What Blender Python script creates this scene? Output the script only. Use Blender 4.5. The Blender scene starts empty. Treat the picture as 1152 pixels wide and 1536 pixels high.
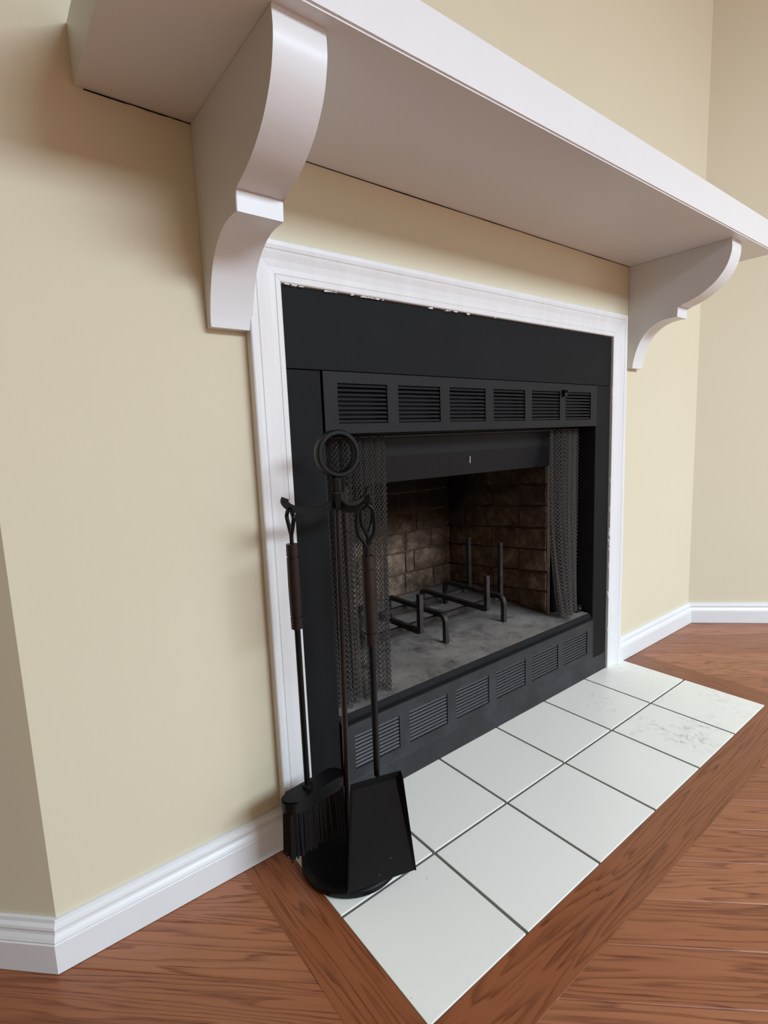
import bpy, bmesh, math, random
from mathutils import Vector, Matrix
random.seed(7)
S = bpy.context.scene
COL = S.collection

# ------------------------------------------------------------------ camera
cam = bpy.data.cameras.new('camera')
cam.sensor_fit = 'VERTICAL'; cam.sensor_height = 36.0; cam.lens = 789.591 * 36.0 / 1536.0
cam.clip_start = 0.02
co = bpy.data.objects.new('camera', cam); COL.objects.link(co)
co.location = (-0.380196, -0.856523, 0.759271)
co.rotation_euler = (1.432087, 0.0391735, -0.661256)
S.camera = co

# ------------------------------------------------------------------ world, lights, exposure
w = bpy.data.worlds.new('daylight'); S.world = w; w.use_nodes = True
w.node_tree.nodes['Background'].inputs[0].default_value = (0.80, 0.88, 1.0, 1)
w.node_tree.nodes['Background'].inputs[1].default_value = 0.5

def area(name, loc, aim, sx, sy, power, col):
    l = bpy.data.lights.new(name, 'AREA'); l.shape = 'RECTANGLE'; l.size = sx; l.size_y = sy
    l.energy = power; l.color = col
    o = bpy.data.objects.new(name, l); COL.objects.link(o); o.location = loc
    o.rotation_euler = Vector(aim).to_track_quat('-Z', 'Y').to_euler()
    return o
# daylight through the two windows of the room's far wall (see wall_front below)
WN = Vector((-1, 1, 0)).normalized()
W1, W2 = (4.75, -5.89), (2.25, -8.39)
DAY = (0.70, 0.85, 1.0)
area('window_daylight', (W1[0], W1[1], 1.35), (WN.x, WN.y, -0.62), 2.6, 2.0, 44, DAY)
area('window_daylight', (W2[0], W2[1], 1.35), (WN.x, WN.y, -0.62), 2.6, 2.0, 12, DAY)
# overhead light added below the solid ceiling, as from an assumed skylight
area('added_overhead_light', (1.45, -4.05, 2.61), (0, 0, -1), 2.4, 1.8, 455, DAY)

S.view_settings.view_transform = 'Standard'
S.view_settings.look = 'None'
S.view_settings.gamma = 1.0
S.view_settings.use_curve_mapping = False
S.view_settings.exposure = 0.0

# ------------------------------------------------------------------ material helpers
def srgb(r, g, b):
    f = lambda c: (c / 255 / 12.92) if c / 255 <= 0.04045 else ((c / 255 + 0.055) / 1.055) ** 2.4
    return (f(r), f(g), f(b), 1)

class NT:
    def __init__(s, name):
        s.m = bpy.data.materials.new(name); s.m.use_nodes = True
        s.t = s.m.node_tree; s.n = s.t.nodes; s.b = s.n['Principled BSDF']
    def node(s, t, **k):
        n = s.n.new(t)
        for a, v in k.items():
            setattr(n, a, v)
        return n
    def link(s, a, b): s.t.links.new(a, b)
    def put(s, sock, v):
        if isinstance(v, bpy.types.NodeSocket): s.link(v, sock)
        else: sock.default_value = v
    def coord(s, scale=(1, 1, 1), rnd=False, kind='Object'):
        tc = s.node('ShaderNodeTexCoord'); v = tc.outputs[kind]
        if rnd:
            oi = s.node('ShaderNodeObjectInfo')
            ml = s.node('ShaderNodeMath', operation='MULTIPLY'); s.link(oi.outputs['Random'], ml.inputs[0]); ml.inputs[1].default_value = 37.0
            cb = s.node('ShaderNodeCombineXYZ'); s.link(ml.outputs[0], cb.inputs[0]); s.link(ml.outputs[0], cb.inputs[1]); s.link(ml.outputs[0], cb.inputs[2])
            ad = s.node('ShaderNodeVectorMath', operation='ADD'); s.link(v, ad.inputs[0]); s.link(cb.outputs[0], ad.inputs[1]); v = ad.outputs[0]
        mp = s.node('ShaderNodeMapping'); s.link(v, mp.inputs['Vector']); mp.inputs['Scale'].default_value = scale
        return mp.outputs[0]
    def noise(s, vec, scale, detail=3.0, rough=0.55):
        n = s.node('ShaderNodeTexNoise'); s.link(vec, n.inputs['Vector'])
        n.inputs['Scale'].default_value = scale; n.inputs['Detail'].default_value = detail; n.inputs['Roughness'].default_value = rough
        return n.outputs['Fac']
    def ramp(s, fac, stops):
        r = s.node('ShaderNodeValToRGB'); s.link(fac, r.inputs[0]); e = r.color_ramp.elements
        while len(e) < len(stops): e.new(0.5)
        for i, (p, c) in enumerate(stops): e[i].position = p; e[i].color = c
        return r.outputs[0]
    def math(s, op, a, b=None, c=None):
        n = s.node('ShaderNodeMath', operation=op); s.put(n.inputs[0], a)
        if b is not None: s.put(n.inputs[1], b)
        if c is not None: s.put(n.inputs[2], c)
        return n.outputs[0]
    def mix(s, fac, a, b, mode='MIX'):
        n = s.node('ShaderNodeMix', data_type='RGBA', blend_type=mode)
        s.put(n.inputs[0], fac); s.put(n.inputs[6], a); s.put(n.inputs[7], b)
        return n.outputs[2]
    def bump(s, h, strength, dist):
        n = s.node('ShaderNodeBump'); s.link(h, n.inputs['Height']); n.inputs['Strength'].default_value = strength; n.inputs['Distance'].default_value = dist
        s.link(n.outputs[0], s.b.inputs['Normal'])
    def set(s, col=None, rough=None, metal=None, coat=None, spec=None):
        if col is not None: s.put(s.b.inputs['Base Color'], col)
        if rough is not None: s.put(s.b.inputs['Roughness'], rough)
        if metal is not None: s.b.inputs['Metallic'].default_value = metal
        if coat is not None: s.b.inputs['Coat Weight'].default_value = coat
        if spec is not None: s.b.inputs['Specular IOR Level'].default_value = spec
        return s.m

M = {}
def mk_wall(name, c):
    t = NT(name); v = t.coord()
    n1 = t.noise(v, 260, 2); n2 = t.noise(v, 2.2, 3)
    col = t.mix(n2, srgb(*[x - 3 for x in c]), srgb(*[x + 3 for x in c]))
    t.bump(n1, 0.12, 0.0006)
    return t.set(col, 0.75, spec=0.3)
M['wall'] = mk_wall('cream_wall_paint', (213, 204, 177))
M['ceiling'] = mk_wall('ceiling_paint', (236, 236, 234))
def mk_white():
    t = NT('white_gloss_paint'); v = t.coord()
    n = t.noise(v, 35, 3); n2 = t.noise(t.coord((1, 1, 1)), 7, 3)
    col = t.mix(n2, srgb(217, 217, 216), srgb(224, 224, 223))
    t.bump(n, 0.08, 0.0008)
    return t.set(col, 0.36, spec=0.4)
M['white'] = mk_white()
def mk_casing():
    t = NT('brushed_white_casing_paint')
    n = t.noise(t.coord((1, 1, 1)), 60, 4)
    col = t.mix(t.noise(t.coord((1, 1, 0.1)), 40, 3), srgb(214, 213, 211), srgb(230, 229, 228))
    t.bump(n, 0.15, 0.0008)
    return t.set(col, 0.42, spec=0.4)
M['casing'] = mk_casing()
def mk_black(name, c, rough, amp=0.1, spec=0.4):
    t = NT(name); v = t.coord()
    n = t.noise(v, 420, 2); n2 = t.noise(v, 9, 4)
    col = t.mix(t.math('MULTIPLY', n2, 0.9), srgb(*[max(0, x - 4) for x in c]), srgb(*[x + 6 for x in c]))
    t.bump(n, amp, 0.0005)
    return t.set(col, rough, spec=spec)
M['facing'] = mk_black('black_painted_facing', (20, 21, 22), 0.68, 0.1, 0.14)
M['metal'] = mk_black('black_satin_metal', (25, 25, 26), 0.58, 0.04, 0.2)
def mk_dusty():
    t = NT('dusty_black_metal'); v = t.coord()
    d = t.ramp(t.noise(v, 14, 6, 0.7), [(0.42, (0, 0, 0, 1)), (0.75, (1, 1, 1, 1))])
    col = t.mix(t.math('MULTIPLY', d, 0.4), srgb(21, 22, 25), srgb(66, 69, 76))
    t.bump(t.noise(v, 400, 2), 0.06, 0.0005)
    return t.set(col, 0.55)
M['dusty'] = mk_dusty()
M['iron'] = mk_black('matte_black_iron', (12, 12, 12), 0.45, 0.05, 0.3)
M['tooliron'] = mk_black('black_powder_coated_iron', (7, 7, 7), 0.42, 0.05, 0.2)
M['bronze'] = mk_black('dark_bronze_handle', (24, 15, 13), 0.33, 0.03, 0.4)
M['bristle'] = mk_black('black_bristle', (12, 12, 13), 0.7)
M['mesh'] = mk_black('steel_mesh_wire', (104, 101, 98), 0.45, 0.0, 0.5)
M['mesh'].node_tree.nodes['Principled BSDF'].inputs['Metallic'].default_value = 0.4
M['dark'] = mk_black('dark_firebox_steel', (14, 13, 13), 0.75, 0.1, 0.15)
M['gap'] = mk_black('dark_gap', (20, 16, 13), 0.9)
M['steel'] = NT('bare_steel').set(srgb(170, 168, 165), 0.35, 0.8)

def mk_grate():
    t = NT('sooty_grate_iron'); v = t.coord()
    d = t.noise(v, 40, 4, 0.7)
    col = t.ramp(d, [(0.35, srgb(16, 15, 15)), (0.72, srgb(54, 48, 44))])
    t.bump(t.noise(v, 300, 3), 0.2, 0.001)
    return t.set(col, 0.6)
M['grate'] = mk_grate()

def mk_ash():
    t = NT('ashy_firebox_floor'); v = t.coord()
    a = t.noise(v, 6, 6, 0.7); b = t.noise(v, 55, 4, 0.7)
    c1 = t.ramp(a, [(0.3, srgb(94, 89, 84)), (0.7, srgb(144, 137, 129))])
    sm = t.ramp(t.noise(v, 16, 5, 0.75), [(0.50, (0, 0, 0, 1)), (0.68, (1, 1, 1, 1))])
    col = t.mix(t.math('MULTIPLY', sm, 0.75), c1, srgb(50, 47, 45))
    lt = t.ramp(b, [(0.66, (0, 0, 0, 1)), (0.74, (1, 1, 1, 1))])
    col = t.mix(t.math('MULTIPLY', lt, 0.3), col, srgb(185, 180, 172))
    t.bump(b, 0.5, 0.003)
    return t.set(col, 0.9)
M['ash'] = mk_ash()

def mk_brick():
    t = NT('sooty_refractory_brick'); v = t.coord(); vr = t.coord(rnd=True)
    a = t.noise(vr, 22, 6, 0.7); b = t.noise(v, 5, 4, 0.6)
    col = t.ramp(a, [(0.3, srgb(78, 60, 47)), (0.5, srgb(130, 106, 85)), (0.72, srgb(186, 162, 138))])
    # soot left by fires: blotchy, thicker up the back panel
    sx = t.node('ShaderNodeSeparateXYZ'); t.link(v, sx.inputs[0])
    up = t.node('ShaderNodeMapRange'); t.link(sx.outputs[2], up.inputs[0])
    up.inputs[1].default_value = 0.36; up.inputs[2].default_value = 0.56
    dp = t.node('ShaderNodeMapRange'); t.link(sx.outputs[1], dp.inputs[0])
    dp.inputs[1].default_value = 0.36; dp.inputs[2].default_value = 0.54
    so = t.math('MULTIPLY', up.outputs[0], t.math('MULTIPLY_ADD', dp.outputs[0], 0.45, 0.62))
    so = t.math('MULTIPLY', so, t.math('MULTIPLY_ADD', b, 1.1, 0.45))
    bl = t.ramp(t.noise(v, 11, 5, 0.65), [(0.5, (0, 0, 0, 1)), (0.68, (1, 1, 1, 1))])
    so = t.math('MAXIMUM', so, t.math('MULTIPLY', bl, 0.65))
    so = t.math('MINIMUM', so, 0.95)
    col = t.mix(so, col, srgb(26, 21, 18))
    t.bump(t.noise(vr, 55, 6, 0.75), 1.0, 0.010)
    return t.set(col, 0.92)
M['brick'] = mk_brick()
def mk_mortar():
    t = NT('sooty_mortar'); v = t.coord()
    col = t.ramp(t.noise(v, 14, 5, 0.7), [(0.35, srgb(62, 50, 42)), (0.7, srgb(112, 94, 78))])
    t.bump(t.noise(v, 120, 4), 0.6, 0.003)
    return t.set(col, 0.95)
M['mortar'] = mk_mortar()

def mk_tile(name, stained):
    t = NT(name); v = t.coord(rnd=True)
    base = t.mix(t.noise(v, 3, 3), srgb(229, 228, 218), srgb(236, 235, 226))
    sp = t.ramp(t.noise(v, 95, 2, 0.5), [(0.775, (0, 0, 0, 1)), (0.80, (1, 1, 1, 1))])
    col = t.mix(t.math('MULTIPLY', sp, 0.7), base, srgb(95, 92, 86))
    if stained:
        m1 = t.ramp(t.noise(v, 9, 3, 0.5), [(0.47, (0, 0, 0, 1)), (0.62, (1, 1, 1, 1))])
        m2 = t.ramp(t.noise(v, 60, 5, 0.75), [(0.5, (0, 0, 0, 1)), (0.66, (1, 1, 1, 1))])
        col = t.mix(t.math('MULTIPLY', t.math('MULTIPLY', m1, m2), stained), col, srgb(120, 119, 112))
    t.bump(t.noise(v, 90, 2), 0.03, 0.0005)
    return t.set(col, 0.33, spec=0.45)
M['tile'] = mk_tile('off_white_glazed_tile', 0)
M['tile_scuffed'] = mk_tile('scuffed_off_white_tile', 0.75)
M['tile_light'] = mk_tile('lightly_scuffed_off_white_tile', 0.22)
M['grout'] = NT('grey_grout').set(srgb(98, 97, 92), 0.9)

def mk_wood(name, dark, mid, light, rnd=True):
    t = NT(name); v = t.coord((0.8, 13.0, 13.0), rnd)
    n = t.noise(v, 1.5, 3.0, 0.42)
    rings = t.math('FRACT', t.math('MULTIPLY', n, 17.0))
    line = t.ramp(rings, [(0.0, (0.12, 0.12, 0.12, 1)), (0.45, (0.24, 0.24, 0.24, 1)), (0.74, (0.85, 0.85, 0.85, 1)), (0.84, (1, 1, 1, 1)), (0.97, (0.12, 0.12, 0.12, 1))])
    pores = t.noise(t.coord((14.0, 420.0, 420.0), rnd), 1.0, 3, 0.6)
    pr = t.ramp(pores, [(0.48, (0, 0, 0, 1)), (0.70, (1, 1, 1, 1))])
    # open grain pores gather in the early wood of each ring
    g = t.math('MULTIPLY', line, t.math('MULTIPLY_ADD', pr, 0.62, 0.50))
    oi = t.node('ShaderNodeObjectInfo')
    base = t.mix(oi.outputs['Random'] if rnd else 0.5, mid, light)
    base = t.mix(t.math('MULTIPLY', t.noise(t.coord((2, 9, 9), rnd), 1.0, 2), 0.35), base, dark)
    col = t.mix(t.math('MULTIPLY', g, 1.0), base, dark)
    t.bump(t.math('MULTIPLY', g, -1.0), 0.10, 0.0006)
    rg = t.math('MULTIPLY_ADD', g, 0.12, 0.30)
    return t.set(col, rg, spec=0.45)
M['wood'] = mk_wood('red_oak_floor', srgb(92, 46, 25), srgb(160, 99, 65), srgb(182, 120, 84))
M['border'] = mk_wood('red_oak_border', srgb(88, 43, 21), srgb(140, 82, 50), srgb(152, 92, 58))
M['subfloor'] = NT('dark_floor_joint').set(srgb(60, 34, 22), 0.9)

# ------------------------------------------------------------------ mesh helpers
def link(name, me, mat, parent=None):
    o = bpy.data.objects.new(name, me); COL.objects.link(o)
    if mat is not None and len(me.materials) == 0: me.materials.append(mat)
    if parent is not None: o.parent = parent
    return o
def obj(name, bm, mat, parent=None, smooth=None):
    bmesh.ops.recalc_face_normals(bm, faces=bm.faces[:])
    me = bpy.data.meshes.new(name); bm.to_mesh(me); bm.free()
    if smooth is not None:
        me.polygons.foreach_set('use_smooth', [True] * len(me.polygons))
        me.set_sharp_from_angle(angle=math.radians(smooth))
    return link(name, me, mat, parent)
def empty(name, loc=(0, 0, 0)):
    # things are built in room coordinates, parts stay at identity
    o = bpy.data.objects.new(name, None); COL.objects.link(o); o.location = loc; o.empty_display_size = 0.05
    return o
def tag(o, label, cat, group=None, kind=None):
    if label: o['label'] = label
    if cat: o['category'] = cat
    if group: o['group'] = group
    if kind: o['kind'] = kind
    return o
def struct(o, label=None, cat=None):
    o['kind'] = 'structure'
    return tag(o, label, cat)
def part(o, label):
    o['label'] = label; return o
def at_base(o, base):
    """parent a part built in room coordinates to an Empty standing at `base`"""
    o.location = -Vector(base); return o

def box(bm, x0, x1, y0, y1, z0, z1, bev=0.0, seg=1, mat=None):
    r = bmesh.ops.create_cube(bm, size=1.0); vs = r['verts']
    for v in vs:
        v.co = Vector((x0 + (v.co.x + .5) * (x1 - x0), y0 + (v.co.y + .5) * (y1 - y0), z0 + (v.co.z + .5) * (z1 - z0)))
    if mat is not None: bmesh.ops.transform(bm, matrix=mat, verts=vs)
    if bev > 0:
        es = list({e for v in vs for e in v.link_edges})
        bmesh.ops.bevel(bm, geom=es, offset=bev, segments=seg, profile=0.6, affect='EDGES')
    return vs
def B(): return bmesh.new()
def boxobj(name, x0, x1, y0, y1, z0, z1, mat, parent=None, bev=0.0, seg=1):
    bm = B(); box(bm, x0, x1, y0, y1, z0, z1, bev, seg); return obj(name, bm, mat, parent)
def tube(bm, pts, r, n=10, cap=True, flat=None, up=None):
    """sweep a round (or flat = (half width, half thickness)) section along pts"""
    pts = [Vector(p) for p in pts]; rings = []
    rr = r if isinstance(r, (list, tuple)) else [r] * len(pts)
    t0 = (pts[1] - pts[0]).normalized()
    ref = Vector(up) if up else (Vector((0, 0, 1)) if abs(t0.z) < 0.9 else Vector((1, 0, 0)))
    nrm = (ref - t0 * ref.dot(t0)).normalized()
    for i, p in enumerate(pts):
        t = (pts[min(i + 1, len(pts) - 1)] - pts[max(i - 1, 0)]).normalized()
        nrm = (nrm - t * nrm.dot(t)).normalized(); bi = t.cross(nrm)
        ring = []
        if flat:
            for (a, b) in ((1, 1), (-1, 1), (-1, -1), (1, -1)):
                ring.append(bm.verts.new(p + bi * flat[0] * a + nrm * flat[1] * b))
        else:
            for k in range(n):
                a = 2 * math.pi * k / n
                ring.append(bm.verts.new(p + (nrm * math.cos(a) + bi * math.sin(a)) * rr[i]))
        rings.append(ring)
    k = len(rings[0])
    for a, b in zip(rings, rings[1:]):
        for j in range(k): bm.faces.new((a[j], a[(j + 1) % k], b[(j + 1) % k], b[j]))
    if cap:
        bm.faces.new(rings[0][::-1]); bm.faces.new(rings[-1])
def prism(bm, poly, to3a, to3b):
    """extrude a 2D polygon between two mappings"""
    a = [bm.verts.new(to3a(p)) for p in poly]; b = [bm.verts.new(to3b(p)) for p in poly]
    n = len(poly)
    bm.faces.new(a[::-1]); bm.faces.new(b)
    for i in range(n): bm.faces.new((a[i], a[(i + 1) % n], b[(i + 1) % n], b[i]))
def lathe(bm, prof, axis_pt, axis, n=24):
    """prof: (distance along axis, radius)"""
    ax = Vector(axis).normalized(); ref = Vector((0, 0, 1)) if abs(ax.z) < .9 else Vector((1, 0, 0))
    u = (ref - ax * ref.dot(ax)).normalized(); v = ax.cross(u); P = Vector(axis_pt); rings = []
    for h, r in prof:
        rings.append([bm.verts.new(P + ax * h + (u * math.cos(2 * math.pi * k / n) + v * math.sin(2 * math.pi * k / n)) * r) for k in range(n)])
    for a, b in zip(rings, rings[1:]):
        for j in range(n): bm.faces.new((a[j], a[(j + 1) % n], b[(j + 1) % n], b[j]))
    bm.faces.new(rings[0][::-1]); bm.faces.new(rings[-1])

# ------------------------------------------------------------------ room shell
HC = 2.62
PA, PB, PC, PD, PE, PG = (-.362, 0), (1.762, 0), (6.20, -4.438), (.90, -9.738), (-6.60, -2.238), (-2.362, 2.0)
TH = .12
def wall(name, a, b, holes=(), z0=-.05, mat=None):
    """wall between floor points a->b, room on its right-hand side seen from above; holes = (s0, s1, z0, z1)"""
    a = Vector((*a, 0)); b = Vector((*b, 0)); d = (b - a).normalized(); L = (b - a).length
    n = Vector((-d.y, d.x, 0))         # away from the room
    bm = B()
    def slab(s0, s1, q0, q1):
        if s1 - s0 < 1e-4 or q1 - q0 < 1e-4: return
        prism(bm, [(s0, q0), (s1, q0), (s1, q1), (s0, q1)], lambda p: a + d * p[0] + Vector((0, 0, p[1])), lambda p: a + d * p[0] + n * TH + Vector((0, 0, p[1])))
    s = 0
    for (s0, s1, q0, q1) in sorted(holes):
        slab(s, s0, z0, HC); slab(s0, s1, z0, q0); slab(s0, s1, q1, HC); s = s1
    slab(s, L, z0, HC)
    return struct(obj(name, bm, mat or M['wall']))
wall('wall_back', PA, PB, [(.042 + .362, 1.178 + .362, -.05, 1.055)])
wall('wall_right', PB, PC)
wall('wall_left', PG, PA)
LCD = math.hypot(PD[0] - PC[0], PD[1] - PC[1])
def s_on(p): return ((p[0] - PC[0]) * (-1) + (p[1] - PC[1]) * (-1)) / math.sqrt(2)
sA, sB = s_on(W1), s_on(W2)
wins = [(sA - 1.35, sA + 1.35,   .25, 2.45), (sB - 1.35, sB + 1.35, .25, 2.45)]
wall('wall_front', PC, PD, wins)
wall('wall_side', PD, PE)
wall('wall_far', PE, PG)
wall('wall_light_blocker', (-1.22, -.58), (-3.08, 1.28))  # unseen partition, added to keep bounce light off the left wall
for k, (s0, s1, q0, q1) in enumerate(wins):
    bm = B(); d = Vector((-1, -1, 0)).normalized(); a0 = Vector((*PC, 0)); nn = Vector((1, -1, 0)).normalized()
    for (u0, u1, v0, v1) in ((s0, s0 + .06, q0, q1), (s1 - .06, s1, q0, q1), (s0, s1, q0, q0 + .06), (s0, s1, q1 - .06, q1), ((s0 + s1) / 2 - .02, (s0 + s1) / 2 + .02, q0, q1)):
        prism(bm, [(u0, v0), (u1, v0), (u1, v1), (u0, v1)], lambda p: a0 + d * p[0] + nn * .05 + Vector((0, 0, p[1])), lambda p: a0 + d * p[0] + nn * .09 + Vector((0, 0, p[1])))
    struct(obj('window_%d' % (k + 1), bm, M['white']))
bm = B(); prism(bm, [PA, PB, PC, PD, PE, PG], lambda p: (p[0], p[1], HC), lambda p: (p[0], p[1], HC + .1))
struct(obj('ceiling', bm, M['ceiling']))

# ------------------------------------------------------------------ floor: sub floor, planks, border boards
ROOM = [PA, PB, PC, PD, PE, PG]
FLOOR_Z = -.0105
bm = B(); prism(bm, ROOM, lambda p: (p[0], p[1], -.06), lambda p: (p[0], p[1], FLOOR_Z))
floor = struct(obj('floor', bm, M['wood']))
floor.data.materials.clear(); floor.data.materials.append(M['subfloor'])

ANG = math.radians(-43.3); U = Vector((math.cos(ANG), math.sin(ANG))); V = Vector((-U.y, U.x)) 
PITCH = .1203 * math.sin(math.radians(43.3))
O = Vector((.161, -.499))
def clip(poly, n, c):
    """keep n.p <= c (2D)"""
    out = []
    for i in range(len(poly)):
        p, q = poly[i], poly[(i + 1) % len(poly)]
        dp, dq = n[0] * p[0] + n[1] * p[1] - c, n[0] * q[0] + n[1] * q[1] - c
        if dp <= 0: out.append(p)
        if dp * dq < 0:
            t = dp / (dp - dq); out.append((p[0] + (q[0] - p[0]) * t, p[1] + (q[1] - p[1]) * t))
    return out
BX0, BX1, BY = -.0815, 1.327, -.4985
REG = [[((0, 1), BY)], [((1, 0), BX0), ((0, -1), -BY), ((0, 1), -.004)], [((-1, 0), -BX1), ((0, -1), -BY), ((0, 1), -.004)],
       [((1, 1), PA[0] - .008), ((0, -1), .004)]]
WALLC = [((1, 1), PB[0] - .005)]      # in front of the right hand wall
def plank(name, u0, u1, row, mat):
    v0, v1 = row * PITCH, (row + 1) * PITCH
    g, b, dz = .0003, .0014, .0011
    strips = [((v0 + g, v0 + g + b), (-dz, 0)), ((v0 + g + b, v1 - g - b), (0, 0)), ((v1 - g - b, v1 - g), (0, -dz))]
    bm = B(); cache = {}
    uc, vc = (u0 + u1) / 2, (v0 + v1) / 2
    def vert(p, top):
        r = Vector(p) - O; u, v = r.dot(U), r.dot(V)
        if top:
            e = min(v - v0 - g, v1 - g - v); z = 0 if e > b else -dz * (1 - max(e, 0) / b)
        else: z = -.010
        k = (round(u, 5), round(v, 5), top)
        if k not in cache: cache[k] = bm.verts.new((u - uc, v - vc, z))
        return cache[k]
    any_ = False
    for (va, vb), _z in strips:
        q = [tuple(O + U * a + V * c) for a, c in ((u0 + g, va), (u1 - g, va), (u1 - g, vb), (u0 + g, vb))]
        for reg in REG:
            p = q
            for n, c in reg + WALLC:
                p = clip(p, n, c) if p else p
            if len(p) < 3: continue
            ar = abs(sum(p[i][0] * p[(i + 1) % len(p)][1] - p[(i + 1) % len(p)][0] * p[i][1] for i in range(len(p)))) / 2
            if ar < 1e-7: continue
            f = []
            for pt in p:
                x = vert(pt, True)
                if x not in f: f.append(x)
            if len(f) < 3: continue
            try: bm.faces.new(f)
            except ValueError: continue
            any_ = True
    if not any_: bm.free(); return
    # skirts down to the sub floor
    for e in [e for e in bm.edges if len(e.link_faces) == 1]:
        a, c = e.verts
        a2 = bm.verts.new((a.co.x, a.co.y, -.010)); c2 = bm.verts.new((c.co.x, c.co.y, -.010))
        bm.faces.new((a, c, c2, a2))
    bmesh.ops.remove_doubles(bm, verts=[v for v in bm.verts if v.co.z < -.009], dist=1e-5)
    o = obj(name, bm, mat, floor)
    if o.data.polygons[0].normal.z < 0: o.data.flip_normals()
    P = O + U * uc + V * vc
    o.location = (P.x, P.y, 0); o.rotation_euler = (0, 0, ANG)
rp = random.Random(11)
def in_view_area(p):
    r = Vector(p) - Vector((-.38, -.86)); return -1.6 < p[0] < 3.6 and p[1] > -2.0 and p[1] < 1.3
def row_hits_hearth(row):
    us = []
    for k in range(600):
        u = -3 + k * .01
        for f in (.02, .98):
            p = O + U * u + V * ((row + f) * PITCH)
            if BX0 < p.x < BX1 and BY < p.y < 0: us.append(u)
    return (min(us) + max(us)) / 2 if us else None
for row in range(-22, 34):
    cuts = [-3.4 + rp.random() * .9]
    while cuts[-1] < 3.2: cuts.append(cuts[-1] + rp.uniform(1.5, 3.2))
    hit = row_hits_hearth(row)
    if hit is not None: cuts = [c for c in cuts if abs(c - hit) > 1.3] + [hit]
    cuts.sort()
    for a, b in zip(cuts, cuts[1:]): plank('plank', a, b, row, M['wood'])
# floor beyond the boards that can be told apart: one field of the same oak
bm = B()
prism(bm, ROOM, lambda p: (p[0], p[1], FLOOR_Z), lambda p: (p[0], p[1], -.0100))
fb = obj('plank_field', bm, M['wood'], floor); fb['kind'] = 'stuff'

def border(name, poly, along):
    bm = B(); c = Vector((sum(p[0] for p in poly) / len(poly), sum(p[1] for p in poly) / len(poly)))
    rot = 0 if along == 'x' else math.pi / 2
    R2 = Matrix.Rotation(-rot, 2)
    q = [R2 @ (Vector(p) - c) for p in poly]
    prism(bm, q, lambda p: (p[0], p[1], -.010), lambda p: (p[0], p[1], 0))
    bmesh.ops.bevel(bm, geom=[e for e in bm.edges if all(v.co.z > -.001 for v in e.verts)], offset=.0006, segments=1, affect='EDGES')
    o = obj(name, bm, M['border'], floor); o.location = (c.x, c.y, 0); o.rotation_euler = (0, 0, rot)
HX0, HX1, HY0, HY1 = .0025, 1.2405, -.4125, -.005
g = .0006
border('border_board', [(BX0, BY), (BX1, BY), (HX1 + g, HY0 - g), (HX0 - g, HY0 - g)], 'x')
border('border_board', [(BX0, -.012), (BX0, BY + g), (HX0 - g, HY0), (HX0 - g, -.012)], 'y')
border('border_board', [(BX1, -.012), (BX1, BY + g), (HX1 + g, HY0), (HX1 + g, -.012)], 'y')

# ------------------------------------------------------------------ tiled hearth
bm = B(); box(bm, HX0, HX1, HY0, HY1 + .012, -.010, -.0016)
hearth = tag(obj('hearth', bm, M['grout']), 'off-white square tile hearth with grey grout set into the oak floor', 'hearth')
T = .206; GR = .0028
xs = [HX0] + [T * i for i in range(1, 6)] + [HX1]
ys = [HY0, -T, HY1]
for i in range(6):
    for j in range(2):
        bm = B()
        x0 = xs[i] + (GR if i else 0); x1 = xs[i + 1] - (GR if i < 5 else 0)
        y0 = ys[j] + (GR if j else 0); y1 = ys[j + 1] - (GR if j == 0 else 0)
        cx, cy = (x0 + x1) / 2, (y0 + y1) / 2
        box(bm, x0 - cx, x1 - cx, y0 - cy, y1 - cy, -.008, .0008, .0012, 2)
        mt = M['tile_scuffed'] if (i, j) == (4, 0) else M['tile_light'] if (i, j) in ((5, 0), (4, 1), (5, 1)) else M['tile']
        o = obj('tile', bm, mt, hearth); o.location = (cx, cy, 0)

# ------------------------------------------------------------------ baseboards
BPROF = [(0, .0), (.0165, .0), (.0165, .046), (.0150, .0475), (.0155, .050), (.0135, .054), (.0105, .0585), (.0100, .062), (.0108, .0655), (.0098, .069), (.0060, .0725), (.0050, .0775), (0, .0775)]
def baseboard(name, path, i0):
    """segment i0 of a mitred path of floor points, room on the right of travel"""
    pts = [Vector(p) for p in path]
    def nrm(k):
        d = (pts[k + 1] - pts[k]).normalized(); return Vector((d.y, -d.x))
    def off(k, d):
        if k == 0: return pts[0] + nrm(0) * d
        if k == len(pts) - 1: return pts[k] + nrm(k - 1) * d
        a, b = nrm(k - 1), nrm(k); m = (a + b); return pts[k] + m * (d / (1 + a.dot(b)))
    bm = B()
    prism(bm, BPROF, lambda p: (*off(i0, p[0] + .0002), p[1] + .0012), lambda p: (*off(i0 + 1, p[0] + .0002), p[1] + .0012))
    return struct(obj(name, bm, M['white']))
TX0, TX1, TIX0, TIX1, TIZ, TOZ = .004, 1.216, .068, 1.150, 1.030, 1.0945
baseboard('baseboard_left', [PG, PA, (TX0 - .0005, 0)], 0)
baseboard('baseboard_back_left', [PG, PA, (TX0 - .0005, 0)], 1)
baseboard('baseboard_back_right', [(TX1 + .0005, 0), PB, PC], 0)
baseboard('baseboard_right', [(TX1 + .0005, 0), PB, PC], 1)

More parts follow.
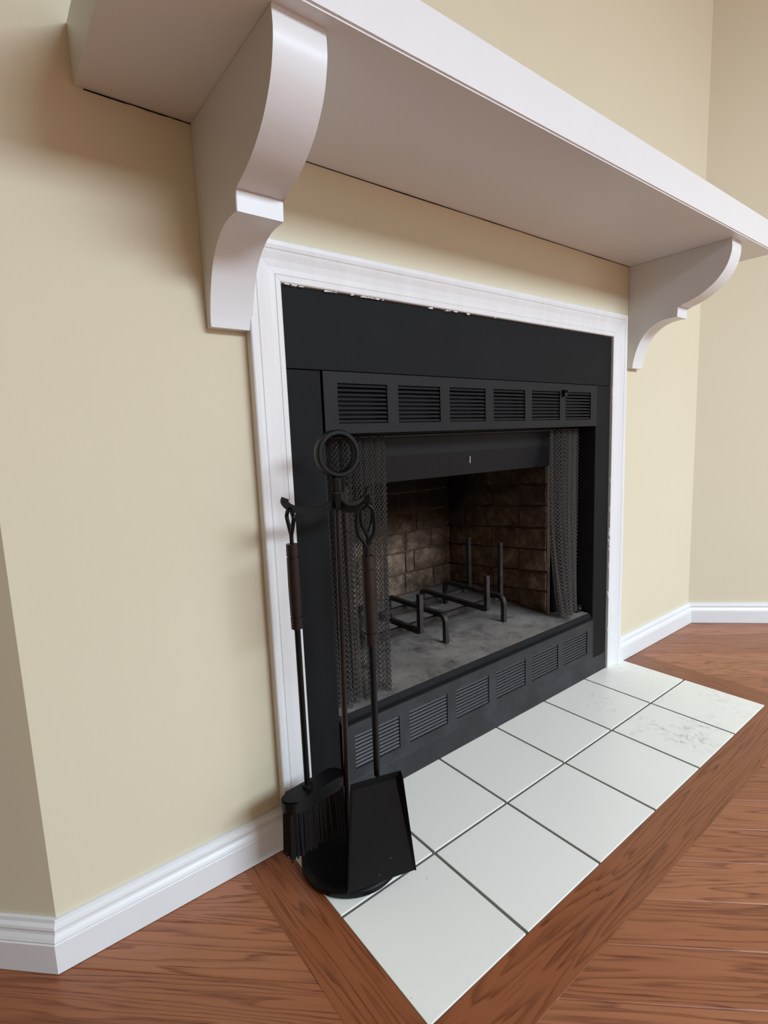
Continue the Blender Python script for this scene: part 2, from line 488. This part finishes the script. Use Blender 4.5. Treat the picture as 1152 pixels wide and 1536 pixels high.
# ------------------------------------------------------------------ white moulded casing round the fireplace
CPROF = [(0, .0), (0, .0105), (.002, .012), (.010, .0125), (.0112, .0112), (.0125, .0122), (.022, .0125), (.034, .0145), (.044, .0178), (.0475, .0186), (.0488, .0172), (.0502, .0190), (.056, .0205), (.0625, .0200), (.0645, .0185), (.0645, .0)]
sur = tag(empty('fireplace_surround', (.61, -.01, 0)), 'white moulded wooden casing framing the black fireplace front', 'surround')
SB = (.61, -.01, 0)
def casing(which):
    bm = B()
    if which == 'l': prism(bm, CPROF, lambda p: (TIX0 - p[0], -p[1], .0012), lambda p: (TIX0 - p[0], -p[1], TIZ + p[0]))
    if which == 'r': prism(bm, CPROF, lambda p: (TIX1 + p[0], -p[1], .0012), lambda p: (TIX1 + p[0], -p[1], TIZ + p[0]))
    if which == 't': prism(bm, CPROF, lambda p: (TIX0 - p[0] + .0004, -p[1], TIZ + p[0]), lambda p: (TIX1 + p[0] - .0004, -p[1], TIZ + p[0]))
    return bm
at_base(obj('side_casing', casing('l'), M['casing'], sur), SB)
at_base(obj('side_casing', casing('r'), M['casing'], sur), SB)
at_base(obj('head_casing', casing('t'), M['casing'], sur), SB)
# crumbs of torn caulk under the head casing and down the right side
bm = B(); rc = random.Random(3)
for k in range(34):
    if k < 22: x = TIX0 + abs(rc.gauss(0, .28)); y = -.0075; z = TIZ - rc.uniform(.0005, .0025)
    else: x = TIX1 - rc.uniform(.0, .002); y = -.0075; z = rc.uniform(.05, .9)
    if x > TIX1: continue
    sx, sz = (rc.uniform(.0015, .006), rc.uniform(.0005, .0014)) if k < 22 else (rc.uniform(.0006, .0012), rc.uniform(.003, .012))
    vs = box(bm, x - sx, x + sx, y - .002, y + .002, z - sz, z + sz)
    for v in vs: v.co += Vector((rc.uniform(-1, 1) * sx * .4, rc.uniform(-1, 1) * .001, rc.uniform(-1, 1) * sz * .5))
cq = obj('caulk', bm, M['casing'], sur); at_base(cq, SB); cq['kind'] = 'stuff'

# ------------------------------------------------------------------ mantel: shelf and two brackets
MB_ = (.64, 0, 1.243)
mantel = tag(empty('mantel_shelf', MB_), 'thick white painted mantel shelf carried by two scrolled brackets above the fireplace', 'mantel')
MX0, MX1, MY, MZ0, MZ1 = -.217, 1.506, -.2975, 1.2432, 1.318
bm = B(); box(bm, MX0, MX1, MY, -.0006, MZ0, MZ1)
fe = [e for e in bm.edges if all(v.co.y < MY + .001 for v in e.verts) or all(v.co.z > MZ1 - .001 for v in e.verts) and False]
bmesh.ops.bevel(bm, geom=fe, offset=.0028, segments=3, affect='EDGES')
at_base(obj('shelf', bm, M['white'], mantel, 40), MB_)
def bracket(x0, x1, prof):
    bm = B()
    prism(bm, prof, lambda p: (x0, -p[0], p[1]), lambda p: (x1, -p[0], p[1]))
    es = [e for e in bm.edges if e.calc_length() > 0 and abs(e.verts[0].co.x - e.verts[1].co.x) < 1e-6 and not (e.verts[0].co.y > -.002 and e.verts[1].co.y > -.002)]
    bmesh.ops.bevel(bm, geom=es, offset=.0012, segments=1, affect='EDGES')
    return at_base(obj('bracket', bm, M['white'], mantel, 25), MB_)
def arc(p0, p1, bulge, n=14):
    """points of a circular-ish arc p0->p1; bulge = sagitta to the left of travel"""
    p0, p1 = Vector(p0), Vector(p1); d = p1 - p0; nn = Vector((-d.y, d.x)).normalized(); out = []
    c = d.length; s = abs(bulge); R = (c * c / 4 + s * s) / (2 * s); th = math.asin(min(1, c / 2 / R))
    if s > c / 2: th = math.pi - th
    for i in range(n + 1):
        a = -th + 2 * th * i / n
        x = R * math.sin(a); y = R * math.cos(a) - (R - s)
        out.append(tuple(p0 + d / 2 + d.normalized() * x + nn * y * (1 if bulge > 0 else -1)))
    return out
BZ = .9435
def cr2(pts, n=4):
    P = [Vector(p) for p in pts]; P = [P[0] * 2 - P[1]] + P + [P[-1] * 2 - P[-2]]; out = []
    for i in range(1, len(P) - 2):
        for k in range(n):
            t = k / n
            out.append(tuple(.5 * ((2 * P[i]) + (-P[i - 1] + P[i + 1]) * t + (2 * P[i - 1] - 5 * P[i] + 4 * P[i + 1] - P[i + 2]) * t * t + (-P[i - 1] + 3 * P[i] - 3 * P[i + 1] + P[i + 2]) * t ** 3)))
    out.append(tuple(P[-2])); return out
prof = ([(.0008, MZ0)] + cr2([(.274, MZ0), (.2755, 1.224), (.2735, 1.204), (.2625, 1.173), (.2385, 1.1425), (.2050, 1.1190), (.1700, 1.1045), (.1405, 1.0970)])
        + [(.1455, 1.0975), (.1440, 1.0705), (.1285, 1.0705)] + cr2([(.1270, 1.0705), (.1060, 1.0690), (.0830, 1.0610), (.0600, 1.0455), (.0420, 1.0240), (.0285, .9950), (.0200, .9650), (.0170, BZ)]) + [(.0008, BZ)])
BL = (-.062, .009); BR = (1.250, 1.311)
bracket(*BL, prof); bracket(*BR, prof)
# dark shrinkage joint between shelf and wall
bm = B(); rc = random.Random(5)
for (x0, x1) in ((-.205, BL[0]), (BL[1], BR[0]), (BR[1], MX1 - .01)):
    n = 14; top = []; bot = []
    for i in range(n + 1):
        x = x0 + (x1 - x0) * i / n; h = .0012 + rc.random() * .0010
        top.append(bm.verts.new((x, -.0010, MZ0 - .0003))); bot.append(bm.verts.new((x, -.0010, MZ0 - h)))
    tb = [bm.verts.new((v.co.x, -.0001, v.co.z)) for v in top]; bb = [bm.verts.new((v.co.x, -.0001, v.co.z)) for v in bot]
    for i in range(n):
        for a, b in ((top, bot), (bot, bb), (bb, tb), (tb, top)): bm.faces.new((a[i], a[i + 1], b[i + 1], b[i]))
part(at_base(obj('shrinkage_joint', bm, M['gap'], mantel), MB_), 'thin dark crack where the shelf meets the wall')

# ------------------------------------------------------------------ fireplace insert
FB = (.61, .25, 0)
fire = tag(empty('fireplace', FB), 'black metal fireplace insert with louvred grilles and an open brick firebox', 'fireplace')
def fpart(name, bm, mat, parent=None, smooth=None):
    o = obj(name, bm, mat, parent or fire, smooth)
    if parent is None or parent is fire: at_base(o, FB)
    return o
FY = -.0045           # front of the black facing
LX0, LX1 = .1445, 1.0715   # louvre panels
def fbox(name, x0, x1, y0, y1, z0, z1, mat, bev=.0007):
    bm = B(); box(bm, x0, x1, y0, y1, z0, z1, bev); return fpart(name, bm, mat)
e_ = .0008
fbox('header_panel', TIX0 + e_, TIX1 - e_, FY, .02, .8885, TIZ - .002, M['facing'])
fbox('side_panel', TIX0 + e_, LX0 - .0045, FY, .05, .0015, .8868, M['facing'])
fbox('side_panel', LX1 + .0006, TIX1 - .003, FY, .05, .0565, .8872, M['facing'])
fbox('toe_panel', LX0 - .003, TIX1 - .003, FY - .0005, .03, .0015, .0550, M['dusty'])
def louvre(name, z0, z1, g0, g1, mat, tilt):
    xsg = [(.1750, .2945), (.3228, .4420), (.4705, .5895), (.6180, .7385), (.7660, .8885), (.9150, 1.0395)]
    bm = B(); y0, y1 = -.0062, .004
    box(bm, LX0, LX1, y0, y1, z0, g0); box(bm, LX0, LX1, y0, y1, g1, z1)
    edges = [LX0] + [v for p in xsg for v in p] + [LX1]
    for k in range(0, len(edges), 2): box(bm, edges[k], edges[k + 1], y0, y1, g0, g1)
    bmesh.ops.remove_doubles(bm, verts=bm.verts[:], dist=1e-5)
    p = fpart(name, bm, mat)
    bk = B(); box(bk, LX0 + .005, LX1 - .005,   .026, .028, z0 + .004, z1 - .004)
    fpart('grille_backing', bk, M['dark'])
    N = 9; pitch = (g1 - g0) / N
    shared = {}
    for (a, b) in xsg:
        L = round(b - a, 4)
        if L not in shared:
            s = B(); h = pitch * .31
            R = Matrix.Rotation(tilt, 4, 'X')
            box(s, -L / 2, L / 2, -.0006, .0006, -h, h, .0004, 1)
            bmesh.ops.transform(s, matrix=R, verts=s.verts[:])
            me = bpy.data.meshes.new('slat'); bmesh.ops.recalc_face_normals(s, faces=s.faces[:]); s.to_mesh(me); s.free(); me.materials.append(mat); shared[L] = me
        for k in range(N):
            o = bpy.data.objects.new('slat', shared[L]); COL.objects.link(o); o.parent = p
            o.location = ((a + b) / 2, -.0030, g0 + pitch * (k + .5))
    return p
up_ = louvre('upper_grille', .7715, .8868, .7905, .8660, M['metal'], math.radians(-30))
lo_ = louvre('lower_grille', .0565, .1800, .0795, .1540, M['dusty'], math.radians(-34))
# damper knob on the upper grille
bm = B(); box(bm, .898, .908, -.016, -.006, .853, .871, .002, 2); box(bm, .9005, .9055, -.022, -.014, .862, .869, .001)
o = obj('damper_knob', bm, M['iron'], up_)
# sill: sloping ledge at the front of the firebox
bm = B(); prism(bm, [(-.0060, .1806), (-.0060, .1835), (-.0005, .1850), (-.0005, .1895), (.0075, .2000), (.0300, .2000), (.0300, .1806)], lambda p: (LX0 + .002, p[0], p[1]), lambda p: (LX1 - .0005, p[0], p[1]))
fpart('sill', bm, M['facing'])
# firebox steel shell behind the face
bm = B()
sh = [(LX0 + .002, .05), (.236, .084), (.170, .600), (1.050, .600), (.990, .084), (LX1 - .001, .05)]
for p, q in zip(sh, sh[1:]):
    a = Vector((*p, 0)); b = Vector((*q, 0)); d = (b - a).normalized(); n = Vector((-d.y, d.x, 0)) * (.012)
    prism(bm, [(0, .19), (1, .19), (1, .90), (0, .90)], lambda t: a + (b - a) * t[0] + n * .3 + Vector((0, 0, t[1])), lambda t: a + (b - a) * t[0] + n + Vector((0, 0, t[1])))
box(bm, LX0, LX1, .02, .60, .90, .91)
box(bm, .095, .105, .052, .66, .0, .96); box(bm, 1.110, 1.120, .052, .66, .0, .96); box(bm, .095, 1.120, .65, .66, .0, .96)  # unseen outer plates, added to seal stray light out of the firebox
box(bm, .095, 1.120, .021, .66, .955, .965); box(bm, .095, 1.120, .06, .66, .0, .01)
box(bm, .095, .143, .052, .060, .0, .96); box(bm, 1.072, 1.120, .052, .060, .0, .96)
fpart('firebox_shell', bm, M['dark'])
# jamb returns either side of the opening
fbox('jamb', LX0 - .003, LX0 + .002, .004, .052, .183, .771, M['metal'], .0004)
fbox('jamb', LX1 - .0012, LX1 + .0003, FY + .0004, .052, .184, .771, M['metal'], .0002)
# small rod bracket at the foot of the right jamb
bm = B(); box(bm, 1.040, 1.0695, .030, .046, .2005, .224, .001); br_ = fpart('rod_bracket', bm, M['iron'])
bm = B(); lathe(bm, [(0, .0035), (.002, .003)], (1.056, .030, .212), (0, -1, 0), 12); obj('screw', bm, M['steel'], br_)
# firebox floor
bm = B(); prism(bm, [(.152, .0076), (1.064, .0076), (1.064, .05), (.985, .10), (1.022, .562), (.2, .562), (.245, .10), (.152, .05)], lambda p: (p[0], p[1], .170), lambda p: (p[0], p[1], .2002))
fpart('firebox_floor', bm, M['ash'])
# smoke shield inside the top of the opening
bm = B(); prism(bm, [(.056, .800), (.064, .720), (.082, .6605), (.0845, .6605), (.067, .722), (.059, .800)], lambda p: (LX0 + .01, p[0], p[1]), lambda p: (LX1 - .01, p[0], p[1]))
fpart('smoke_shield', bm, M['metal'])
bm = B(); box(bm, .6125, .6137, .0680, .0735, .690, .708); fpart('paint_chip', bm, M['casing'])
# curtain rods
for y in (.036,):
    bm = B(); tube(bm, [(LX0 + .002, y, .764), (LX1 - .002, y, .764)], .003, 10); fpart('curtain_rod', bm, M['iron'])

# refractory brick panels
def bricks(panel_name, to3, smax, rows, zfloor, ztop, seed):
    """to3(s, z, depth) -> room point; rows = [(lower line fn, upper line fn, [joints])]"""
    bm = B()
    prism(bm, [(0, zfloor), (smax, zfloor), (smax, ztop), (0, ztop)], lambda p: to3(p[0], p[1], 0), lambda p: to3(p[0], p[1], -.012))
    pan = fpart(panel_name, bm, M['mortar'])
    rb = random.Random(seed); m = .0035
    for lo, hi, joints in rows:
        js = [-.012] + sorted(joints) + [smax]
        for a, b in zip(js, js[1:]):
            a += m; b -= m
            if b - a < .012: continue
            bm = B(); nx, nz = max(2, int((b - a) / .035)), 3
            grid = []
            for i in range(nx + 1):
                col = []
                for k in range(nz + 1):
                    s = a + (b - a) * i / nx; l, h = lo(s) + m, hi(s) - m
                    if h < l + .002: h = l + .002
                    z = l + (h - l) * k / nz
                    edge = i in (0, nx) or k in (0, nz)
                    d = .0090 + rb.uniform(-.0028, .0028) if not edge else .0045 + rb.uniform(-.002, .0015)
                    s2 = s + (rb.uniform(-.0014, .0014)); z2 = z + rb.uniform(-.0014, .0014)
                    col.append(bm.verts.new(to3(s2, z2, d)))
                grid.append(col)
            for i in range(nx):
                for k in range(nz): bm.faces.new((grid[i][k], grid[i + 1][k], grid[i + 1][k + 1], grid[i][k + 1]))
            loop = [grid[i][0] for i in range(nx + 1)] + [grid[nx][k] for k in range(1, nz + 1)] + [grid[i][nz] for i in range(nx - 1, -1, -1)] + [grid[0][k] for k in range(nz - 1, 0, -1)]
            cen = to3((a + b) / 2, lo((a + b) / 2), 0); 
            nd = Vector(to3(0, 0, 0)) - Vector(to3(0, 0, .0035))
            low = [bm.verts.new(v.co + nd * 2.0) for v in loop]
            n = len(loop)
            for i in range(n): bm.faces.new((loop[i], loop[(i + 1) % n], low[(i + 1) % n], low[i]))
            obj('brick', bm, M['brick'], pan, 35)
    return pan
Fp, Bp = Vector((.961, .089)), Vector((1.018, .549))
def right3(s, z, d):
    t = (Fp - Bp).normalized(); P = Bp + t * s; n = Vector((-1, .12)).normalized(); P = P + n * (d - .008)
    return (P.x, P.y, z)
def lin(a, b): return lambda s: a + (b - a) * s / .46
RL = [lin(.2025, .2025), lin(.207, .272), lin(.277, .334), lin(.353, .404), lin(.423, .472), lin(.500, .540), lin(.570, .605), lin(.640, .670), lin(.71, .735)]
RJ = [[.10, .346], [.118, .222], [.083, .350], [.221], [.077, .347], [.228], [.08, .345], [.22]]
bricks('refractory_panel', right3, .463, [(RL[i], RL[i + 1], RJ[i]) for i in range(8)], .2002, .735, 1)
def back3(s, z, d): return (1.014 - s, .556 - d + .008, z)
def cst(a): return lambda s: a
KL = [.203, .278, .356, .425, .497, .568, .640, .712]
KJ = [[.082, .220, .36, .50, .64], [.176, .217, .35, .43, .58, .70], [.092, .214, .36, .50, .64], [.16, .30, .44, .58, .72], [.09, .23, .37, .51, .65], [.16, .30, .44, .58, .72], [.09, .23, .37, .51, .65]]
bricks('refractory_panel', back3, .805, [(cst(KL[i]), cst(KL[i + 1]), KJ[i]) for i in range(7)], .2002, .735, 2)
def left3(s, z, d):
    Fl, Bl = Vector((.259, .089)), Vector((.202, .549)); t = (Fl - Bl).normalized(); P = Bl + t * s + Vector((1, .12)).normalized() * (d - .008); return (P.x, P.y, z)
bricks('refractory_panel', left3, .463, [(cst(KL[i]), cst(KL[i + 1]), [.08 + .14 * (i % 2) * .5, .22 + .07 * (i % 2), .36 + .03 * (i % 2)]) for i in range(7)], .2002, .735, 4)

# ------------------------------------------------------------------ log grate
GB = (.6, .25, .2005)
grate = tag(empty('log_grate', GB), 'black iron log grate with upright stops standing on the ashy firebox floor', 'grate')
def gpart(name, bm): return at_base(obj(name, bm, M['grate'], grate, 40), GB)
def rbend(p0, c, p1, r, n=5):
    p0, c, p1 = Vector(p0), Vector(c), Vector(p1); a = c + (p0 - c).normalized() * r; b = c + (p1 - c).normalized() * r
    out = []
    for i in range(n + 1):
        t = i / n; out.append(a * (1 - t) ** 2 + c * 2 * t * (1 - t) + b * t * t)
    return out
def bar(name, pts, w=.0062):
    bm = B(); tube(bm, pts, 0, flat=(w, w), up=(0, 1, 0) if name == 'cross_bar' else (1, 0, 0)); gpart(name, bm)
ZT = .277; FZ = .2008
for x in (.335, .580, .822):
    p = [Vector((x, .137, FZ))] + rbend((x, .137, FZ), (x, .137, ZT), (x, .385, ZT), .022) + rbend((x, .137, ZT), (x, .385, ZT), (x, .385, FZ), .014) + [Vector((x, .385, FZ))]
    bar('leg_bar', p)
for x in (.457, .705):
    p = [Vector((x, .100, .372))] + rbend((x, .100, .372), (x, .100, ZT - .002), (x, .37, ZT - .002), .006) + rbend((x, .100, ZT), (x, .37, ZT - .002), (x, .37, FZ), .012) + [Vector((x, .37, FZ))]
    bar('stop_bar', p)
for y in (.178, .308):
    p = [Vector((.300, y, .262))] + rbend((.3, y, .262), (.856, y, .262), (.856, y, .43), .008) + [Vector((.856, y, .432))]
    bar('cross_bar', p, .0058)

# ------------------------------------------------------------------ woven mesh curtains
def curtain(name, label, edge, z0, z1, folds, amp, seed, width_scale=2.5):
    """edge(t): (x left, x right) at height fraction t (0 bottom, 1 top)"""
    bm = B(); r = .00128
    W0 = edge(.6)[1] - edge(.6)[0]
    pw = .0061; nw = int(W0 * width_scale / pw); ph = .0056; nh = int((z1 - z0) / ph)
    ra = random.Random(seed); phs = [ra.uniform(-.5, .5) for _ in range(8)]
    def surf(u, t):
        xl, xr = edge(t)
        a = 2 * math.pi * folds * u + phs[0] + .5 * math.sin(5 * u + phs[1]) + .25 * math.sin(3 * t + phs[2])
        A = amp * (.75 + .35 * math.sin(7 * u + phs[3])) * (1 - .4 * t)
        x = xl + (xr - xl) * u - .5 * A * math.sin(2 * a) * .55
        y = .036 - A * math.sin(a)
        return Vector((x, y, z0 + (z1 - z0) * t + (.006 * math.sin(a * .5 + phs[4]) * (1 - t) ** 6 if seed else 0)))
    for j in range(nw):
        prev = None
        for i in range(nh + 1):
            side = 1 if (i + j) % 2 else -1
            u = (j + .5 + side * .56) / nw; t = i / nh
            P = surf(min(max(u, 0), 1), t); P.y += .0008 * side
            d = Vector((0, 0, 1))
            ring = [bm.verts.new(P + Vector((math.cos(k * 2.0944 + .5), math.sin(k * 2.0944 + .5), 0)) * r) for k in range(3)]
            if prev:
                for k in range(3): bm.faces.new((prev[k], prev[(k + 1) % 3], ring[(k + 1) % 3], ring[k]))
            prev = ring
    o = obj(name, bm, M['mesh'])
    return tag(o, label, 'curtain', 'mesh curtains in the fireplace opening')
curtain('mesh_curtain', 'dark woven wire mesh curtain hanging behind the fire tool stand', lambda t: (.150 + .004 * (1 - t), .322 - .010 * (1 - t)), .2035, .766, 6.0, .0170, 1)
def redge(t):
    return (.905 - .002 * t + .055 * max(0, (.55 - t) / .55) ** 1.3 , 1.046 - .004 * (1 - t))
curtain('mesh_curtain', 'dark woven wire mesh curtain gathered against the jamb farther from the tools', redge, .2035, .766, 5.0, .0175, 2)

# ------------------------------------------------------------------ fire tool stand
SBs = (.083, -.117, .0015)
stand = tag(empty('tool_stand', SBs), 'black fire tool stand with round base and ring handle on the hearth corner', 'tool stand')
def spart(name, bm, mat=None, smooth=40): return at_base(obj(name, bm, mat or M['tooliron'], stand, smooth), SBs)
bm = B(); lathe(bm, [(0, .088), (.004, .091), (.012, .091), (.015, .088), (.0165, .082), (.0145, .078), (.0145, .010), (.024, .008)], (.083, -.117, .0015), (0, 0, 1), 48); spart('base', bm)
PT = Vector((.0930, -.115, .700)); P0 = Vector((.0795, -.115, .016))
bm = B(); tube(bm, [P0, PT - (PT - P0).normalized() * .03], .0052, 12); spart('pole', bm, M['bronze'])
hub = Vector((.0925, -.115, .660))
bm = B(); lathe(bm, [(-.016, .0095), (-.013, .0115), (.012, .0120), (.015, .0105), (.0155, .0085), (.036, .0082), (.040, .0065)], hub, (0, 0, 1), 8); spart('hub', bm, None, 20)
rc_ = Vector((.0965, -.116, .7375))
vd = (Vector((-.38, -.857, .759)) - rc_).normalized(); side = vd.cross(Vector((0, 0, 1))).normalized()
nr = (vd + side * -.50).normalized(); sx_ = nr.cross(Vector((0, 0, 1))).normalized(); uz = sx_.cross(nr).normalized()
bm = B(); RM = .0345; n = 48; ringv = []
for k in range(n):
    a = 2 * math.pi * k / n; rad = sx_ * math.cos(a) + uz * math.sin(a); c = rc_ + rad * RM; sec = []
    for (q, h) in ((.0048, -.0060), (.0048, .0060), (.0025, .0100), (-.0025, .0100), (-.0048, .0060), (-.0048, -.0060), (-.0025, -.0100), (.0025, -.0100)):
        sec.append(bm.verts.new(c + rad * q + nr * h))
    ringv.append(sec)
for k in range(n):
    a, b = ringv[k], ringv[(k + 1) % n]
    for j in range(8): bm.faces.new((a[j], a[(j + 1) % 8], b[(j + 1) % 8], b[j]))
spart('ring_handle', bm, None, 50)
def smooth_path(pts, n=6):
    """Catmull-Rom"""
    P = [Vector(p) for p in pts]; P = [P[0] * 2 - P[1]] + P + [P[-1] * 2 - P[-2]]; out = []
    for i in range(1, len(P) - 2):
        for k in range(n):
            t = k / n
            out.append(.5 * ((2 * P[i]) + (-P[i - 1] + P[i + 1]) * t + (2 * P[i - 1] - 5 * P[i] + 4 * P[i + 1] - P[i + 2]) * t * t + (-P[i - 1] + 3 * P[i] - 3 * P[i + 1] + P[i + 2]) * t ** 3))
    out.append(P[-2]); return out
def arm(d, L):
    d = Vector((d[0], d[1], 0)).normalized(); f = lambda s, z: hub + d * s + Vector((0, 0, z))
    bm = B(); tube(bm, smooth_path([f(.008, -.004), f(L * .35, -.013), f(L * .75, -.011), f(L, -.003), f(L + .008, .006), f(L + .006, .012)]), 0, flat=(.0022, .0058), up=(0, 0, 1)); spart('arm', bm)
A1, A2, A3 = Vector((.0080, -.106)), Vector((.1055, -.176)), Vector((.1740, -.084))
H2 = Vector((hub.x, hub.y))
for a in (A1, A2, A3): arm(a - H2, (a - H2).length)

def tool_common(root, base, top, z_hi, z_lo, z_end, face):
    """eye loop, grip and rod of a tool hanging from `top` (x, y) straight down; lists are room coordinates"""
    x, y = top; d = Vector((face[0], face[1], 0)).normalized()
    ze = .6555; bm = B(); c = .040
    pts = [Vector((x, y, z_hi - .012)), Vector((x, y, z_hi + .012))]
    loop = [(0, z_hi + .014), (-.006, z_hi + .024), (-.0145, z_hi + .040), (-.013, ze - .010), (0, ze), (.013, ze - .010), (.0145, z_hi + .040), (.006, z_hi + .024), (.001, z_hi + .015)]
    tube(bm, pts + smooth_path([Vector((x, y, 0)) + d * a + Vector((0, 0, z)) for a, z in loop], 5), .0034, 10)
    at_base(obj('hanging_loop', bm, M['tooliron'], root, 50), base)
    bm = B(); R = .0100; h = z_hi - z_lo
    lathe(bm, [(0, .006), (.0005, R * .98), (.020, R * 1.0), (.0205, R * .86), (.0222, R * .86), (.0227, R), (h * .5, R * 1.05), (h - .0227, R), (h - .0222, R * .86), (h - .0205, R * .86), (h - .02, R * 1.0), (h - .0005, R * .98), (h, .006)], (x, y, z_hi), (0, 0, -1), 20)
    at_base(obj('grip', bm, M['bronze'], root, 40), base)
    bm = B(); tube(bm, [(x, y, z_lo + .004), (x, y, z_end)], .0050, 12)
    at_base(obj('rod', bm, M['tooliron'], root, 50), base)

# hearth brush
bb_ = (A1.x, A1.y, .05)
brush = tag(empty('hearth_brush', bb_), 'black hearth brush with a dark bronze grip hanging beside the white casing', 'brush')
tool_common(brush, bb_, A1, .598, .456, .176, (.12, 1))
def capsule(L, Wd, n=10):
    out = []
    for s in (1, -1):
        for i in range(n + 1):
            a = -math.pi / 2 + math.pi * i / n
            out.append((s * (L / 2 - Wd / 2 + math.cos(a) * Wd / 2), s * math.sin(a) * Wd / 2))
    return out
hd = Vector((1, .09)).normalized(); hn = Vector((-hd.y, hd.x)); hc = Vector((.0185, -.108))
def hp(p, z): q = hc + hd * p[0] + hn * p[1]; return (q.x, q.y, z)
bm = B(); prism(bm, capsule(.124, .036), lambda p: hp(p, .150), lambda p: hp(p, .173)); bmesh.ops.bevel(bm, geom=[e for e in bm.edges if abs(e.verts[0].co.z - e.verts[1].co.z) < 1e-5], offset=.003, segments=2, affect='EDGES')
at_base(obj('brush_head', bm, M['tooliron'], brush, 40), bb_)
bm = B(); lathe(bm, [(0, .0095), (.004, .0085), (.006, .0055)], (A1.x, A1.y, .173), (0, 0, 1), 16); at_base(obj('ferrule', bm, M['tooliron'], brush, 30), bb_)
bm = B(); rb = random.Random(9)
for i in range(30):
    for k in range(7):
        u = -.056 + .112 * (i + .5) / 30 + rb.uniform(-.001, .001); v = -.013 + .026 * (k + .5) / 7 + rb.uniform(-.001, .001)
        a = hp((u, v), .151); b = hp((u * 1.04 + rb.uniform(-.002, .002), v * 1.15 + rb.uniform(-.002, .002)), .066 + rb.uniform(0, .008))
        tube(bm, [a, b], .0021, 4)
o = at_base(obj('bristles', bm, M['bristle'], brush), bb_); o['kind'] = 'stuff'

# shovel
sb_ = (A2.x, A2.y, .03)
shovel = tag(empty('ash_shovel', sb_), 'black ash shovel with flared pan and dark bronze grip hanging in front of the stand', 'shovel')
tool_common(shovel, sb_, A2, .573, .422, .186, (1, -.31))
su = Vector((.958, -.288, 0))                 # across the pan
tc_ = Vector((.0960, -.1810, .176)); bc_ = Vector((.0755, -.220, .030)); dn = (bc_ - tc_).normalized(); Ln = (bc_ - tc_).length
pn = su.cross(dn).normalized()
if pn.dot(Vector((-.38, -.857, .759)) - tc_) < 0: pn = -pn      # towards the open side of the pan
bm = B()
def pan(s, t, h): return tc_ + dn * (Ln * t) + su * s + pn * h
wt, wb = .039, .058
ts = [0, .25, .5, .75, 1.0]
def hw(t): return wt + (wb - wt) * t
thk = .0016
outer, inner = [], []
for t in ts:
    k = 1 - t
    sec = [(-hw(t) - .003 - .006 * k, .003 + .011 * k), (-hw(t), 0), (0, -.0015), (hw(t), 0), (hw(t) + .003 + .006 * k, .003 + .011 * k)]
    outer.append([bm.verts.new(pan(s, t, h)) for s, h in sec]); inner.append([bm.verts.new(pan(s, t, h - thk)) for s, h in sec])
back = [bm.verts.new(pan(s, t, h)) for s, t, h in ((-wt - .006, -.095, .013), (wt + .006, -.095, .013))]
back2 = [bm.verts.new(v.co - pn * thk) for v in back]
for G, bk in ((outer, back), (inner, back2)):
    for a, b in zip(G, G[1:]):
        for j in range(4): bm.faces.new((a[j], a[j + 1], b[j + 1], b[j]))
    bm.faces.new((bk[0], bk[1], G[0][3], G[0][2], G[0][1]))
    bm.faces.new((bk[0], G[0][1], G[0][0])); bm.faces.new((bk[1], G[0][4], G[0][3]))
for j in range(4): bm.faces.new((outer[-1][j], outer[-1][j + 1], inner[-1][j + 1], inner[-1][j]))
for i in range(4):
    for j in (0, 4): bm.faces.new((outer[i][j], outer[i + 1][j], inner[i + 1][j], inner[i][j]))
bm.faces.new((back[0], back[1], back2[1], back2[0])); bm.faces.new((back[0], outer[0][0], inner[0][0], back2[0])); bm.faces.new((back[1], outer[0][4], inner[0][4], back2[1]))
at_base(obj('pan', bm, M['tooliron'], shovel, 30), sb_)
for s, t in ((.018, .80), (-.004, .93)):
    bm = B(); lathe(bm, [(0, .002), (.001, .0015)], pan(s, t, -.0015), pn, 8); at_base(obj('rivet', bm, M['grate'], shovel), sb_)

# poker behind the shovel
pb_ = (A3.x, A3.y, .06)
poker = tag(empty('fire_poker', pb_), 'slim black fire poker hanging behind the shovel by the mesh curtain', 'poker')
tool_common(poker, pb_, A3, .570, .405, .055, (1, .2))
bm = B(); tube(bm, smooth_path([(A3.x, A3.y, .060), (A3.x, A3.y, .030), (A3.x + .001, A3.y, .018)], 5), [.0050] * 10 + [.001], 10)
tube(bm, smooth_path([(A3.x, A3.y, .064), (A3.x + .012, A3.y + .002, .052), (A3.x + .020, A3.y + .003, .060), (A3.x + .023, A3.y + .003, .070)], 5), .0035, 10)
at_base(obj('hook_tip', bm, M['tooliron'], poker, 50), pb_)
